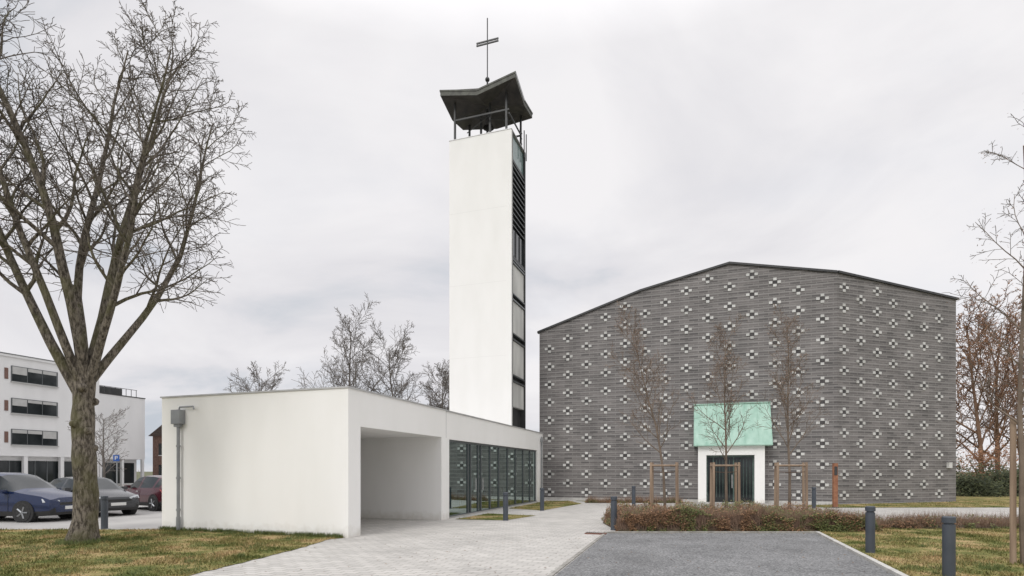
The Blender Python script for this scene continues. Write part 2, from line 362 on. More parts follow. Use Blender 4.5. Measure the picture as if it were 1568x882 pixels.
# ------------------------------------------------------------ bell tower
TW=empty('church_bell_tower',(-4.14,14.2,0),ROT)
X1=-1.15; X0=-4.78; Y0=16.29; Y1=18.77; ZT=19.98
b=MB()
b.box(X0,X1-.30,Y0,Y1,3.86,ZT)
b.box(X1-.30,X1,Y0,Y0+.16,3.86,ZT)
b.obj('tower_shaft',M_white,TW)
b=MB()
for z in (7.9,11.9,15.9): b.box(X0-.001,X1-.3,Y0-.003,Y0-.0005,z,z+.008)
b.obj('formwork_joints',mat('joint_shade',(.74,.73,.71)),TW)
b=MB(); b.box(X0-.02,X1+.02,Y0-.02,Y1+.02,ZT,ZT+.04); b.obj('tower_cap',M_coping,TW)
b=MB(); b.box(X1-.30,X1+.03,Y1-.12,Y1,3.86,ZT); b.box(X1-.03,X1+.02,Y0+.16,Y0+.22,3.86,ZT); b.obj('edge_strip',M_dark,TW)
b=MB(); ya=Y0+.22; yb=Y1-.12
def pn(z0,z1,mi,xo=-.08): b.box(X1-.295,X1+xo,ya,yb,z0,z1,mi)
pn(18.55,19.9,2); pn(18.4,18.55,1,-.02)
z=14.95
pn(14.9,18.4,1,-.25)
while z<18.3:
    b.prism([(X1-.22,ya,z+.16),(X1-.20,ya,z+.2),(X1+.02,ya,z+.05),(X1+.0,ya,z)],(0,yb-ya,0),3); z+=.32
pn(13.35,14.85,4); pn(13.2,13.35,1,-.01)
zs=[(11.35,12.9),(9.2,10.9),(6.95,8.75),(5.2,6.5)]
for z0,z1 in zs: pn(z0,z1,0,-.05)
for z0,z1 in [(12.9,13.2),(10.9,11.35),(8.75,9.2),(6.5,6.95)]:
    pn(z0,z1,1,-.22); b.box(X1-.2,X1+.02,ya,yb,z0+.02,z0+.1,3)
    b.box(X1-.2,X1+.02,ya,yb,z1-.12,z1-.05,3)
pn(3.9,5.2,1,-.26)
for yy in (ya+.7,ya+1.4):
    b.box(X1-.07,X1-.03,yy,yy+.03,13.35,14.85,1)
b.obj('belfry_louvres',[M_panel,M_dark,M_tealglass,M_frame,M_dglass],TW)
cx,cy=-2.93,17.35; hx,hy=2.165,1.56
ring=[(-hx,-hy,22.55),(0,-hy,22.12),(hx,-hy,22.60),(hx,0,22.10),(hx,hy,22.30),(0,hy,22.1),(-hx,hy,22.45),(-hx,0,22.12)]
ring=[(cx+p[0],cy+p[1],p[2]) for p in ring]; n=8
b=MB(); ct=(cx,cy,23.25); cl=(cx,cy,22.2)
for i in range(8):
    p=ring[i]; q=ring[(i+1)%8]; pl=(p[0],p[1],p[2]-.28); ql=(q[0],q[1],q[2]-.28)
    b.face([p,q,ct],0); b.face([ql,pl,cl],0); b.face([pl,ql,q,p],1)
    o_=1.015
    f=lambda a,dz:(cx+(a[0]-cx)*o_,cy+(a[1]-cy)*o_,a[2]+dz)
    b.face([f(p,-.06),f(q,-.06),f(q,.03),f(p,.03)],1)
b.obj('folded_roof',[M_soffit,M_fascia],TW)
b=MB()
for x,y in [(X0+.25,Y0+.2),(X1-.35,Y0+.2),(X1-.2,Y1-.2),(X0+.25,Y1-.2),(cx,cy),(cx+.35,cy-.5),(cx-.5,cy+.3)]:
    t=22.0 if abs(x-cx)<1 else 22.15
    b.box(x-.05,x+.05,y-.05,y+.05,ZT,t)
b.box(X0+.2,X1-.2,Y0+.17,Y0+.23,21.15,21.23); b.box(X0+.2,X1-.2,Y1-.23,Y1-.17,20.9,20.98)
b.box(X1-.23,X1-.17,Y0+.2,Y1-.2,20.95,21.03)
for i in range(4): b.tube([(X1-.15,Y1-.55,ZT+.2+i*.3),(X1-.15,Y1-.1,ZT+.2+i*.3)],.018,5)
b.tube([(cx-1.4,cy-.5,21.6),(cx+1.3,cy+.4,21.4)],.04,6); b.tube([(cx-.9,cy-.8,20.4),(cx+.8,cy-.5,21.6)],.025,5)
b.tube([(X1+.1,Y1-.5,ZT-.5),(X1+.1,Y1-.5,21)],.03,6); b.tube([(X1+.1,Y1-.1,ZT-.5),(X1+.1,Y1-.1,21)],.03,6)
b.obj('belfry_frame',M_dark,TW)
b=MB(); prof=[(.0,.5),(.12,.48),(.17,.35),(.2,.2),(.27,.06),(.33,0)]
for i in range(len(prof)-1):
    for k in range(14):
        a0=2*math.pi*k/14; a1=2*math.pi*(k+1)/14
        (r0,z0),(r1,z1)=prof[i],prof[i+1]
        b.face([(cx+.1+r0*math.cos(a0),cy-.1+r0*math.sin(a0),20.9+z0),(cx+.1+r1*math.cos(a0),cy-.1+r1*math.sin(a0),20.9+z1),(cx+.1+r1*math.cos(a1),cy-.1+r1*math.sin(a1),20.9+z1),(cx+.1+r0*math.cos(a1),cy-.1+r0*math.sin(a1),20.9+z0)])
b.obj('bell',M_soffit,TW)
b=MB()
b.tube([(cx,cy,23.1),(cx,cy,23.7)],.05,8); b.tube([(cx,cy,23.7),(cx,cy,27.15)],.032,8)
pts=[];rr=[]
for i in range(9):
    t=math.pi*i/8; pts.append((cx,cy,23.7-.13*math.cos(t))); rr.append(max(.13*math.sin(t),.004))
b.tube(pts,rr,12)
for dz in (-.07,.07): b.box(cx-.66,cx+.66,cy-.03,cy+.03,25.8+dz-.035,25.8+dz+.035)
for dx in (-.64,.6): b.box(cx+dx,cx+dx+.04,cy-.028,cy+.028,25.74,25.86)
b.obj('tower_cross',M_dark,TW)

# ------------------------------------------------------------ church
CH=empty('brick_church',(1.64,33.5,0),ROT)
def brickmat():
    m,nt,b=newmat('grey_brick'); b.inputs['Roughness'].default_value=.85
    uv=N(nt,'ShaderNodeUVMap')
    sp=N(nt,'ShaderNodeSeparateXYZ'); L(nt,uv.outputs[0],sp.inputs[0])
    br=N(nt,'ShaderNodeTexBrick',Scale=1.0); L(nt,uv.outputs[0],br.inputs['Vector'])
    br.inputs['Brick Width'].default_value=.5; br.inputs['Row Height'].default_value=.125; br.inputs['Mortar Size'].default_value=.012; br.inputs['Bias'].default_value=.1
    br.inputs['Color1'].default_value=(.092,.087,.087,1); br.inputs['Color2'].default_value=(.175,.163,.16,1); br.inputs['Mortar'].default_value=(.25,.24,.23,1)
    md=N(nt,'ShaderNodeMath',operation='MODULO'); L(nt,sp.outputs[1],md.inputs[0]); md.inputs[1].default_value=.25
    gt=N(nt,'ShaderNodeMath',operation='LESS_THAN'); L(nt,md.outputs[0],gt.inputs[0]); gt.inputs[1].default_value=.06
    nz=N(nt,'ShaderNodeTexNoise',Scale=.8,Detail=6.0); L(nt,uv.outputs[0],nz.inputs['Vector'])
    mr=N(nt,'ShaderNodeMapRange'); L(nt,nz.outputs[0],mr.inputs[0]); mr.inputs[1].default_value=.3; mr.inputs[2].default_value=.7; mr.inputs[3].default_value=.85; mr.inputs[4].default_value=1.2
    mx=N(nt,'ShaderNodeMix',data_type='RGBA'); L(nt,gt.outputs[0],mx.inputs[0]); L(nt,br.outputs[0],mx.inputs[6]); mx.inputs[7].default_value=(.235,.225,.22,1)
    vm=N(nt,'ShaderNodeVectorMath',operation='SCALE'); L(nt,mx.outputs[2],vm.inputs[0]); L(nt,mr.outputs[0],vm.inputs['Scale'])
    L(nt,vm.outputs[0],b.inputs['Base Color'])
    bp=N(nt,'ShaderNodeBump',Strength=.6,Distance=.02); L(nt,md.outputs[0],bp.inputs['Height']); L(nt,bp.outputs[0],b.inputs['Normal'])
    return m
M_brick=brickmat()
M_wblock=mat('white_block',(.50,.50,.485),(.66,.66,.64),scale=1.3,rough=.8)
M_dblock=mat('dark_block',(.05,.047,.047),(.085,.08,.08),scale=3)
prof=[(0,10.0),(5.88,11.85),(10.57,12.85),(15.68,11.8)]
Dp=(22.47,4.92); DH=11.2
facL=math.hypot(Dp[0]-15.68,Dp[1]); fd=Vector(((Dp[0]-15.68)/facL,Dp[1]/facL,0)); fn=Vector((fd.y,-fd.x,0))
depth=24
me=bpy.data.meshes.new('brick_walls'); V=[];F=[];UV=[]
def wface(pts,uvs):
    b0=len(V); V.extend(pts); F.append(tuple(range(b0,b0+len(pts)))); UV.extend(uvs)
wface([(0,0,0),(15.68,0,0)]+[(x,0,z) for x,z in reversed(prof)],[(0,0),(15.68,0)]+[(x,z) for x,z in reversed(prof)])
wface([(15.68,0,0),(Dp[0],Dp[1],0),(Dp[0],Dp[1],DH),(15.68,0,11.8)],[(15.68,0),(15.68+facL,0),(15.68+facL,DH),(15.68,11.8)])
wface([(Dp[0],Dp[1],0),(Dp[0],depth,0),(Dp[0],depth,DH),(Dp[0],Dp[1],DH)],[(0,0),(19,0),(19,DH),(0,DH)])
wface([(0,depth,0),(0,0,0),(0,0,10),(0,depth,10)],[(0,0),(24,0),(24,10),(0,10)])
wface([(Dp[0],depth,0),(0,depth,0),(0,depth,10),(Dp[0],depth,DH)],[(0,0),(24,0),(24,10),(0,10)])
me.from_pydata(V,[],F); uvl=me.uv_layers.new(name='UVMap')
for i,u in enumerate(UV): uvl.data[i].uv=u
me.materials.append(M_brick); o=bpy.data.objects.new('brick_walls',me); COL.objects.link(o); o.parent=CH
top=[(x,0,z) for x,z in prof]+[(Dp[0],Dp[1],DH)]
b=MB()
for i in range(4):
    p,q=top[i],top[i+1]
    b.face([(p[0],p[1],p[2]+.02),(q[0],q[1],q[2]+.02),(q[0] if i<3 else Dp[0],depth,q[2]+.02),(p[0],depth,p[2]+.02)],0)
    P_=Vector(p);Q_=Vector(q); d=(Q_-P_).normalized(); nn=Vector((0,-1,0)) if i<3 else fn
    a0=P_-(d*.12 if i==0 else Vector()) ; a1=Q_+(d*.12 if i==3 else Vector())
    b.prism([a0+nn*.10+Vector((0,0,-.06)),a1+nn*.10+Vector((0,0,-.06)),a1+nn*.10+Vector((0,0,.05)),a0+nn*.10+Vector((0,0,.05))],-nn*.3,1)
b.obj('roof',[M_soffit,M_dark],CH)
def topz(u):
    pp=prof+[(15.68+facL,DH)]
    for (a,za),(c,zc) in zip(pp,pp[1:]):
        if a<=u<=c: return za+(zc-za)*(u-a)/(c-a)
    return 0
def P3d(u,z,off):
    if u<=15.68: return Vector((u,-off,z))
    return Vector((15.68,0,z))+fd*(u-15.68)+fn*off
rb=random.Random(9)
bw=MB(); 
def block(u,z,wd,ht,off,mi):
    p=[P3d(u-wd/2,z-ht/2,off),P3d(u+wd/2,z-ht/2,off),P3d(u+wd/2,z+ht/2,off),P3d(u-wd/2,z+ht/2,off)]
    nrm=(p[1]-p[0]).cross(p[3]-p[0]).normalized()
    bw.prism(p,-nrm*(off+.02),mi)
ncol=0; u=.62
while u<15.68+facL-.3:
    z=.45+(.53 if ncol%2 else 0)
    while z<topz(u)-.42:
        hid = (8.55<u<12.75 and z<5.6)
        if not hid and abs(u-15.68)>.30:
            for du,dz in [(-.205,0),(.205,0),(0,.165),(0,-.165)]:
                block(u+du,z+dz,.165,.135,.028+rb.uniform(0,.006),rb.choice((0,0,2)))
            block(u,z,.22,.17,.014,1)
        z+=1.06
    u+=1.107; ncol+=1
bw.obj('block_ornament',[M_wblock,M_dblock,mat('white_block_b',(.44,.44,.42),(.56,.56,.54),scale=2)],CH)
b=MB(); b.box(.0,9.0,-.05,-.001,0,.14); b.box(12.3,15.66,-.05,-.001,0,.14); b.obj('plinth',M_conc,CH)
b=MB()
b.box(8.98,9.40,-1.0,-.002,0,3.0); b.box(11.74,12.22,-1.0,-.002,0,3.0); b.box(9.40,11.74,-1.0,-.002,2.52,3.0)
b.obj('portal_surround',M_white,CH,bevel=.01)
def coppermat():
    m,nt,b=newmat('patina_copper'); b.inputs['Roughness'].default_value=.7
    tc=N(nt,'ShaderNodeTexCoord'); mp=N(nt,'ShaderNodeMapping'); mp.inputs['Scale'].default_value=(1.8,1.8,.3); L(nt,tc.outputs['Object'],mp.inputs[0])
    nz=N(nt,'ShaderNodeTexNoise',Scale=2.0,Detail=7.0); L(nt,mp.outputs[0],nz.inputs['Vector'])
    cr=N(nt,'ShaderNodeValToRGB'); L(nt,nz.outputs[0],cr.inputs[0]); e=cr.color_ramp.elements
    e[0].position=.3; e[0].color=(.29,.47,.385,1); e[1].position=.7; e[1].color=(.43,.61,.52,1)
    L(nt,cr.outputs[0],b.inputs['Base Color']); return m
M_copper=coppermat()
b=MB(); ua,ub=8.78,12.55
A_=Vector((ua,-.03,5.3)); B_=Vector((ub,-.03,5.3)); C_=Vector((ub,-1.25,3.05)); E_=Vector((ua,-1.25,3.05))
b.face([E_,C_,B_,A_]); b.face([A_,(ua,-.03,3.05),E_]); b.face([B_,C_,(ub,-.03,3.05)])
b.box(ua-.02,ub+.02,-1.28,-.01,3.0,3.06)
nn=Vector((0,-(5.3-3.05),1.22)).normalized()
for i in range(7):
    u=ua+(ub-ua)*i/6; s=Vector((.012,0,0)); t_=Vector((u,-.03,5.3)); l_=Vector((u,-1.25,3.05))
    b.prism([l_-s,l_+s,t_+s,t_-s],nn*.022)
b.box(ua-.03,ub+.03,-.1,.0,5.28,5.33)
b.obj('copper_canopy',M_copper,CH)
b=MB()
M_door=mat('door_bronze_green',(.05,.085,.075),(.10,.15,.13),scale=5,rough=.3)
for x0,x1 in [(9.40,9.48),(9.72,9.78),(10.72,10.78),(11.66,11.74)]: b.box(x0,x1,-.62,-.52,.02,2.42,0)
b.box(9.40,11.74,-.625,-.515,2.42,2.52,0)
b.box(9.48,11.66,-.57,-.56,.02,2.42,1)
for x in (9.82,10.82):
    for i in range(5): b.box(x+.08+i*.16,x+.10+i*.16,-.585,-.56,.3,2.3,0)
b.box(10.66,10.69,-.68,-.63,.8,1.5,2); b.box(10.81,10.84,-.68,-.63,.8,1.5,2)
b.obj('entrance_door',[M_door,M_dglass,M_coping],CH)
b=MB(); b.box(9.0,12.2,-1.6,-1.0,0,.06); b.box(9.41,11.73,-1.0,-.002,0,.05); b.obj('door_step',M_conc,CH)
b=MB(); p=Vector(Dp+(0,))-fd*.6+fn*.05; b.box(-.12,.12,-.1,.1,-.15,.15); b.box(-.14,.14,-.11,.11,.15,.17)
o=b.obj('wall_lamp',M_wblock,CH,bevel=.02); o.location=(p.x,p.y,2.0); o.rotation_euler=(0,0,math.atan2(fd.y,fd.x))

# ------------------------------------------------------------ far buildings
M_roller=mat('shutter',(.45,.45,.44),(.5,.5,.49)); M_redb=mat('brown_panel',(.16,.09,.07),(.20,.12,.10),scale=6)
M_oldbrick=mat('old_brick',(.16,.09,.07),(.24,.15,.12),scale=4); M_tile=mat('roof_tile',(.06,.045,.04),(.10,.07,.06),scale=5)
AB=empty('white_apartment_building',(-43.8,48,0),ROT)
b=MB(); b.box(-12,0,-20,8.4,3.0,11.6); b.box(-12,.12,-20,8.5,11.6,11.8); b.box(-12,-.6,-20,8.3,0,3.0)
b.obj('facade',M_whiteb,AB)
b=MB()
b.box(-12.1,.16,-20,8.55,11.8,11.87,1)
for z0,z1 in [(9.55,10.8),(6.8,8.0),(4.05,5.3)]:
    for y0,y1 in [(-12,-7),(-6,-.2),(.9,4.5)]:
        b.box(-.02,.06,y0-.06,y1+.06,z0-.06,z1+.06,1)
        n=max(2,int((y1-y0)/1.15)); 
        for i in range(n):
            a=y0+(y1-y0)*i/n; c=y0+(y1-y0)*(i+1)/n-.08
            b.box(0,.08,a,c,z0,z1,0)
            b.box(.0,.09,a,c,z0+(.95 if (i*7+int(z0))%3 else .6),z1,2)
        b.box(0,.18,y0-.1,y1+.1,z0-.14,z0-.06,2)
    b.box(0,.05,.35,.62,z0+.1,z1-.2,3)
b.box(-.65,-.55,-20,8.2,.3,2.6,0)
for y in [-10,-6,-2,2,5,8.2]: b.box(-.35,-.02,y-.15,y+.15,0,3.0,4)
for y in [-8,-5,-3,0,1,3,4,6.5]: b.box(-.55,-.5,y-.04,y+.04,.3,2.6,1)
b.obj('windows',[M_dglass,M_frame,M_roller,M_redb,M_whiteb],AB)
AB2=empty('white_office_building',(-44.1,60,0),ROT)
b=MB(); b.box(-12,0,0,5.2,3.0,10.0); b.box(-12,-.8,-9,4.8,0,3.0); b.box(-12,-2,-9,0,3,9.5); b.obj('facade',M_whiteb,AB2)
b=MB(); b.box(-12,.05,0,5.25,10.0,10.1,0)
for i in range(8): b.box(-.5,-.45,.3+i*.6,.34+i*.6,10.1,10.9,0)
b.box(-.5,-.45,.3,4.6,10.9,10.95,0); b.box(-4,-2,1,4,10.1,11.1,0)
b.box(-.82,-.78,.2,4.5,.3,2.6,1)
b.obj('roof_railing',[M_dark,M_dglass],AB2)
b=MB()
for y in (.2,2.6,5.0): b.box(-.3,0,y-.12,y+.12,0,3.0)
b.obj('columns',M_whiteb,AB2)
BH=empty('brick_house',(-43.5,68,0),ROT)
b=MB(); b.box(0,7,0,8,0,6.0); b.obj('walls',M_oldbrick,BH)
b=MB(); b.prism([(-.4,-.3,5.9),(7.4,-.3,5.9),(3.5,-.3,8.2)],(0,8.6,0)); b.obj('roof',M_tile,BH)
b=MB()
for x in (1,3,5):
    for z in (1,3.6):
        b.box(x,x+1,-.04,-.005,z,z+1.4,0); b.box(x-.08,x+1.08,-.03,-.006,z-.1,z,1)
b.obj('windows',[M_dglass,M_whiteb],BH)
BH=empty('brick_house',(-33.5,72,0),ROT)
b=MB(); b.box(0,9,0,8,0,3.4); b.obj('walls',M_oldbrick,BH)
b=MB(); b.prism([(-.4,-.4,3.4),(-.4,8.4,3.4),(-.4,4,5.6)],(9.8,0,0)); b.obj('roof',M_tile,BH)

# ------------------------------------------------------------ trees
def barkmat(name,a,bc,moss):
    m,nt,b=newmat(name); b.inputs['Roughness'].default_value=.95
    tc=N(nt,'ShaderNodeTexCoord'); mp=N(nt,'ShaderNodeMapping'); mp.inputs['Scale'].default_value=(1,1,.3); L(nt,tc.outputs['Object'],mp.inputs[0])
    nz=N(nt,'ShaderNodeTexNoise',Scale=20.0,Detail=8.0,Roughness=.72); L(nt,mp.outputs[0],nz.inputs['Vector'])
    cr=N(nt,'ShaderNodeValToRGB'); L(nt,nz.outputs[0],cr.inputs[0]); e=cr.color_ramp.elements
    e[0].position=.42; e[0].color=c4(a); e[1].position=.58; e[1].color=c4(bc)
    n2=N(nt,'ShaderNodeTexNoise',Scale=1.8,Detail=6.0); L(nt,tc.outputs['Object'],n2.inputs['Vector'])
    mr=N(nt,'ShaderNodeMapRange'); L(nt,n2.outputs[0],mr.inputs[0]); mr.inputs[1].default_value=.45; mr.inputs[2].default_value=.62; mr.inputs[4].default_value=.6
    mx=N(nt,'ShaderNodeMix',data_type='RGBA'); L(nt,mr.outputs[0],mx.inputs[0]); L(nt,cr.outputs[0],mx.inputs[6]); mx.inputs[7].default_value=c4(moss)
    L(nt,mx.outputs[2],b.inputs['Base Color'])
    bp=N(nt,'ShaderNodeBump',Strength=1.0,Distance=.08); L(nt,nz.outputs[0],bp.inputs['Height']); L(nt,bp.outputs[0],b.inputs['Normal']); return m
M_bark=barkmat('bark',(.05,.04,.03),(.27,.235,.19),(.14,.135,.06))
M_twig=mat('twig_bark',(.075,.062,.05),(.15,.125,.10),scale=2)
M_ytwig=mat('young_bark',(.13,.10,.075),(.22,.17,.13),scale=2)
M_bark2=mat('bark_far',(.11,.095,.085),(.18,.16,.14),scale=1)
M_btree=mat('bark_brown',(.14,.08,.05),(.26,.16,.10),scale=1)
def grow(b,rng,p,d,Ln,r,lev,cfg):
    n=cfg['seg'][lev]; pts=[p.copy()]; rad=[r]; dirs=[d.copy()]
    rend=cfg['rmin'] if lev>=cfg['max'] else max(r*cfg.get('tap',.22),cfg['rmin'])
    for i in range(n):
        d=(d+Vector((rng.gauss(0,1),rng.gauss(0,1),rng.gauss(0,.8)))*cfg['wob'][lev]+Vector((0,0,cfg['trop'][lev]))).normalized()
        p=p+d*(Ln/n); pts.append(p.copy()); dirs.append(d.copy()); rad.append(r+(rend-r)*((i+1)/n)**.8)
    b.tube(pts,rad,cfg['sides'][lev],1 if lev>=2 else 0,cap=False)
    if lev>=cfg['max']: return
    nc=cfg['nch'][lev]; az=rng.uniform(0,6.28); t0=cfg['t0'][lev]
    for k in range(nc):
        t=t0+(1-t0)*(k+rng.uniform(.1,.9))/nc; t=min(t,.99)
        f=t*n; i=int(f); fr=f-i; q=pts[i].lerp(pts[i+1],fr); dd=dirs[i+1]; rr=rad[i]+(rad[i+1]-rad[i])*fr
        az+=2.4+rng.uniform(-.5,.5)
        a=Vector((0,0,1)) if abs(dd.z)<.95 else Vector((1,0,0))
        u=dd.cross(a).normalized(); w_=dd.cross(u)
        ang=R(cfg['ang'][lev]*rng.uniform(.7,1.25))
        cd=dd*math.cos(ang)+(u*math.cos(az)+w_*math.sin(az))*math.sin(ang)
        cl=Ln*cfg['ratio'][lev]*(1.25-.75*t)*rng.uniform(.65,1.25)
        grow(b,rng,q,cd.normalized(),cl,max(rr*.58,cfg['rmin']),lev+1,cfg)
def bigtree():
    rng=random.Random(78); b=MB()
    pts=[];rad=[]
    for i in range(15):
        z=4.2*i/14; pts.append((.05*math.sin(z*1.3)+.02*z,.03*math.sin(z*2),z-.05)); rad.append(.255-.010*z+.13*math.exp(-z*4)+.014*math.sin(z*7))
    b.tube(pts,rad,18,0)
    for z,a in [(2.6,-.5),(3.3,.4),(3.0,2.6),(2.2,.2),(2.75,-1.6),(3.6,-.9)]:
        b.tube([(.1*math.cos(a),.1*math.sin(a)-.0,z),(.28*math.cos(a),.28*math.sin(a),z+.05),(.32*math.cos(a),.32*math.sin(a),z+.07)],[.12,.09,.03],9)
    cfg=dict(seg=[12,8,5,4],wob=[.06,.12,.15,.2],trop=[.08,.05,.0,-.03],sides=[10,6,4,3],nch=[18,11,8],t0=[.26,.15,.12],ang=[46,46,46],ratio=[.30,.40,.40],max=3,rmin=.0062,tap=.13)
    limbs=[((-.60,-.1,1),9.0,.13,3.5),((-.26,.30,1),10.0,.135,3.8),((.0,-.22,1),10.2,.14,4.0),((.24,.1,1),9.8,.135,3.9),((.42,.45,1),8.4,.11,3.9),((-.36,-.42,1),8.6,.11,3.8),((.52,-.25,1),7.6,.11,3.8)]
    for d,Ln,r,z in limbs:
        d=Vector(d).normalized()
        grow(b,rng,Vector((.08+d.x*.1,d.y*.1,z-.15)),d,Ln,r,0,cfg)
    return b
b=bigtree(); o=b.obj('bare_tree',[M_bark,M_twig],smooth=True); o.location=(-10.1,13.2,0)
def tree(name,loc,h,r,seed,mats,dense=1.0,spread=45,leafmat=None,nleaf=0,fork=.28,rmin=.012,ratio=.5,trop=(.05,.06,.04,.03),n0=17):
    rng=random.Random(seed); b=MB()
    cfg=dict(seg=[8,5,4,3],wob=[.04,.11,.16,.2],trop=trop,sides=[7,4,3,3],nch=[int(n0*dense),int(9*dense),int(6*dense)],t0=[fork,.15,.15],ang=[spread,42,42],ratio=[ratio,.42,.42],max=3,rmin=rmin,tap=.15)
    grow(b,rng,Vector((0,0,-.03)),Vector((rng.uniform(-.03,.03),0,1)).normalized(),h,r,0,cfg)
    if nleaf:
        V=b.v; nv=len(V)
        for i in range(nleaf):
            q=Vector(V[rng.randrange(nv//6,nv)])
            if q.z<h*fork: continue
            q+=Vector((rng.gauss(0,.05),rng.gauss(0,.05),rng.gauss(0,.05)-.02)); s=leafmat[1]*rng.uniform(.6,1.3)
            u=Vector((rng.gauss(0,1),rng.gauss(0,1),rng.gauss(0,1))).normalized(); v=u.orthogonal().normalized()
            b.face([q-u*s,q-v*s*.5,q+u*s,q+v*s*.5],2)
    m=list(mats)+([leafmat[0]] if leafmat else [])
    o=b.obj(name,m,smooth=False); o.location=loc; return o
for i,(x,y,h,sd_) in enumerate([(-15.6,55,15.2,3),(-11.2,57,14.3,5),(-7.6,58,11.5,7),(-27.0,60,11.5,8),(-5.3,60,10.5,12)]):
    tree('background_tree',(x,y,0),h,.22,sd_,[M_bark2,M_bark2],1.35,46,rmin=.016,ratio=.44,fork=.25)
tree('background_tree',(-21.8,30,0),4.6,.08,31,[M_bark2,M_bark2],.9,50,rmin=.008)
M_bleaf=mat('dry_leaf',(.16,.07,.04),(.34,.18,.09),island=True)
M_rleaf=mat('bud_leaf',(.10,.065,.045),(.24,.15,.10),island=True)
for x,y,h,sd_ in [(41,49,15,41),(45,52,15.5,43),(38,60,15,44),(46,46,12,45),(50,55,15,47),(42,56,13,48)]:
    tree('background_tree',(x,y,0),h,.24,sd_,[M_btree,M_btree],1.15,42,(M_bleaf,.09),3500,fork=.10,rmin=.02,ratio=.45)
for x,y,h,sd_ in [(4.92,18.0,6.5,51),(6.87,18.1,6.0,53),(8.9,18.0,6.4,58)]:
    tree('young_tree',(x,y,0),h,.055,sd_,[M_ytwig,M_ytwig],1.0,38,(M_rleaf,.026),1500,fork=.33,rmin=.0045,ratio=.25,trop=(.03,.11,.07,.02),n0=22)
tree('young_tree',(9.22,10.1,0),7.4,.06,61,[M_ytwig,M_twig],.9,42,(M_rleaf,.020),600,fork=.32,rmin=.0042,ratio=.22,trop=(.02,.03,-.02,-.08))
M_wood=mat('stake_wood',(.24,.17,.12),(.38,.28,.20),scale=8,stretch=(1,1,.1))
def stakes(x,y,wd,h,rot):
    b=MB(); q=wd/2
    P=[(-q,-q*.7),(q,-q*.7),(q,q*.7),(-q,q*.7)]
    for px,py in P: b.tube([(px,py,0),(px*.97,py*.97,h)],[.042,.038],10)
    for z in (h-.1,):
        for i in range(4):
            p=P[i];r_=P[(i+1)%4]; b.tube([(p[0]*1.02,p[1]*1.02,z),(r_[0]*1.02,r_[1]*1.02,z)],.028,8)
    b.tube([(-q,0,h-.3),(0,-.04,h-.32),(q,0,h-.3)],.012,6,1)
    o=b.obj('tree_stakes',[M_wood,M_rleaf],smooth=False); o.location=(x,y,0); o.rotation_euler=(0,0,rot)
stakes(4.88,18.0,.8,1.97,ROT); stakes(6.86,18.1,.78,1.97,ROT*.6); stakes(8.93,18.0,.84,1.97,ROT)
b=MB(); b.tube([(0,0,0),(.0,0,2.65)],[.05,.047],10); b.tube([(-.0,0,2.3),(.18,.02,2.32)],.02,6); o=b.obj('tree_stake',M_wood); o.location=(9.10,10.2,0)
b=MB(); b.box(-.1,.1,-.06,.06,0,2.05,0); b.box(-.12,.12,-.08,.08,0,.04,1); b.box(-.07,.07,-.075,-.06,1.5,1.9,1)
o=b.obj('information_stele',[mat('corten',(.22,.09,.05),(.32,.15,.08),scale=6),M_dark],bevel=.005); o.location=(14.9,25.9,0)

# ------------------------------------------------------------ hedge
M_hleaf=mat('hedge_leaf_russet',(.11,.065,.035),(.34,.19,.10),island=True,rough=.7)
M_hgreen=mat('hedge_leaf_green',(.06,.085,.025),(.20,.21,.07),island=True,rough=.7)
M_htwig=mat('hedge_twig',(.14,.085,.06),(.30,.20,.14),island=True)
M_hcore=mat('hedge_core',(.045,.038,.022),(.12,.085,.05),scale=12,bump=.5,bscale=20)
def hedge(name,x0,x1,y0,y1,hf,nl,ntw,seed,sparse=-.25):
    rng=random.Random(seed)
    b=MB(); NX=int((x1-x0)/.15); NY=int((y1-y0)/.15)
    def H(x,y):
        e=min(x-x0,x1-x,y-y0,y1-y); return max(.02,(hf(x)+.26*noise.noise(Vector((x*1.3,y*1.3,seed)))+.10*noise.noise(Vector((x*5,y*5,seed))))*min(1,(.25+max(e,0)*4)))
    idx={}
    for i in range(NX+1):
        for j in range(NY+1):
            x=x0+(x1-x0)*i/NX; y=y0+(y1-y0)*j/NY; idx[i,j]=len(b.v); b.v.append((x,y,max(.0,H(x,y)*.55)if 0<i<NX and 0<j<NY else 0))
    for i in range(NX):
        for j in range(NY): b.f.append((idx[i,j],idx[i+1,j],idx[i+1,j+1],idx[i,j+1])); b.m.append(2)
    for k in range(nl):
        x=rng.uniform(x0-.04,x1+.04)
        if rng.random()<.45: y=y0+abs(rng.gauss(0,.14))-.08; z=rng.uniform(.02,1)*H(x,y0+.25)
        else: y=rng.uniform(y0,y1); z=H(x,y)*rng.uniform(.55,1.15)
        if noise.noise(Vector((x*3,y*3,z*4)))<sparse: continue
        q=Vector((x,y,z)); s=rng.uniform(.014,.034)
        u=Vector((rng.gauss(0,1),rng.gauss(0,1),rng.gauss(0,1))).normalized(); v=u.orthogonal().normalized()
        g=noise.noise(Vector((x*1.1,y*1.5,z*1.5+seed)))+rng.gauss(0,.18)
        b.face([q-u*s,q-v*s*.55,q+u*s,q+v*s*.55],3 if g>.03 else 0)
    for k in range(ntw):
        x=rng.uniform(x0,x1); y=rng.uniform(y0,y1) if rng.random()<.6 else y0+rng.uniform(-.03,.15); h=H(x,max(y,y0+.2))
        z0=h*rng.uniform(.1,.85); d=Vector((rng.gauss(0,.35),rng.gauss(0,.35),1)).normalized(); l=rng.uniform(.12,.38)
        q=Vector((x,y,z0)); e_=q+d*l; s=Vector((.0045,.001,0))
        b.face([q-s,q+s,e_],1)
    b.obj(name,[M_hleaf,M_htwig,M_hcore,M_hgreen])
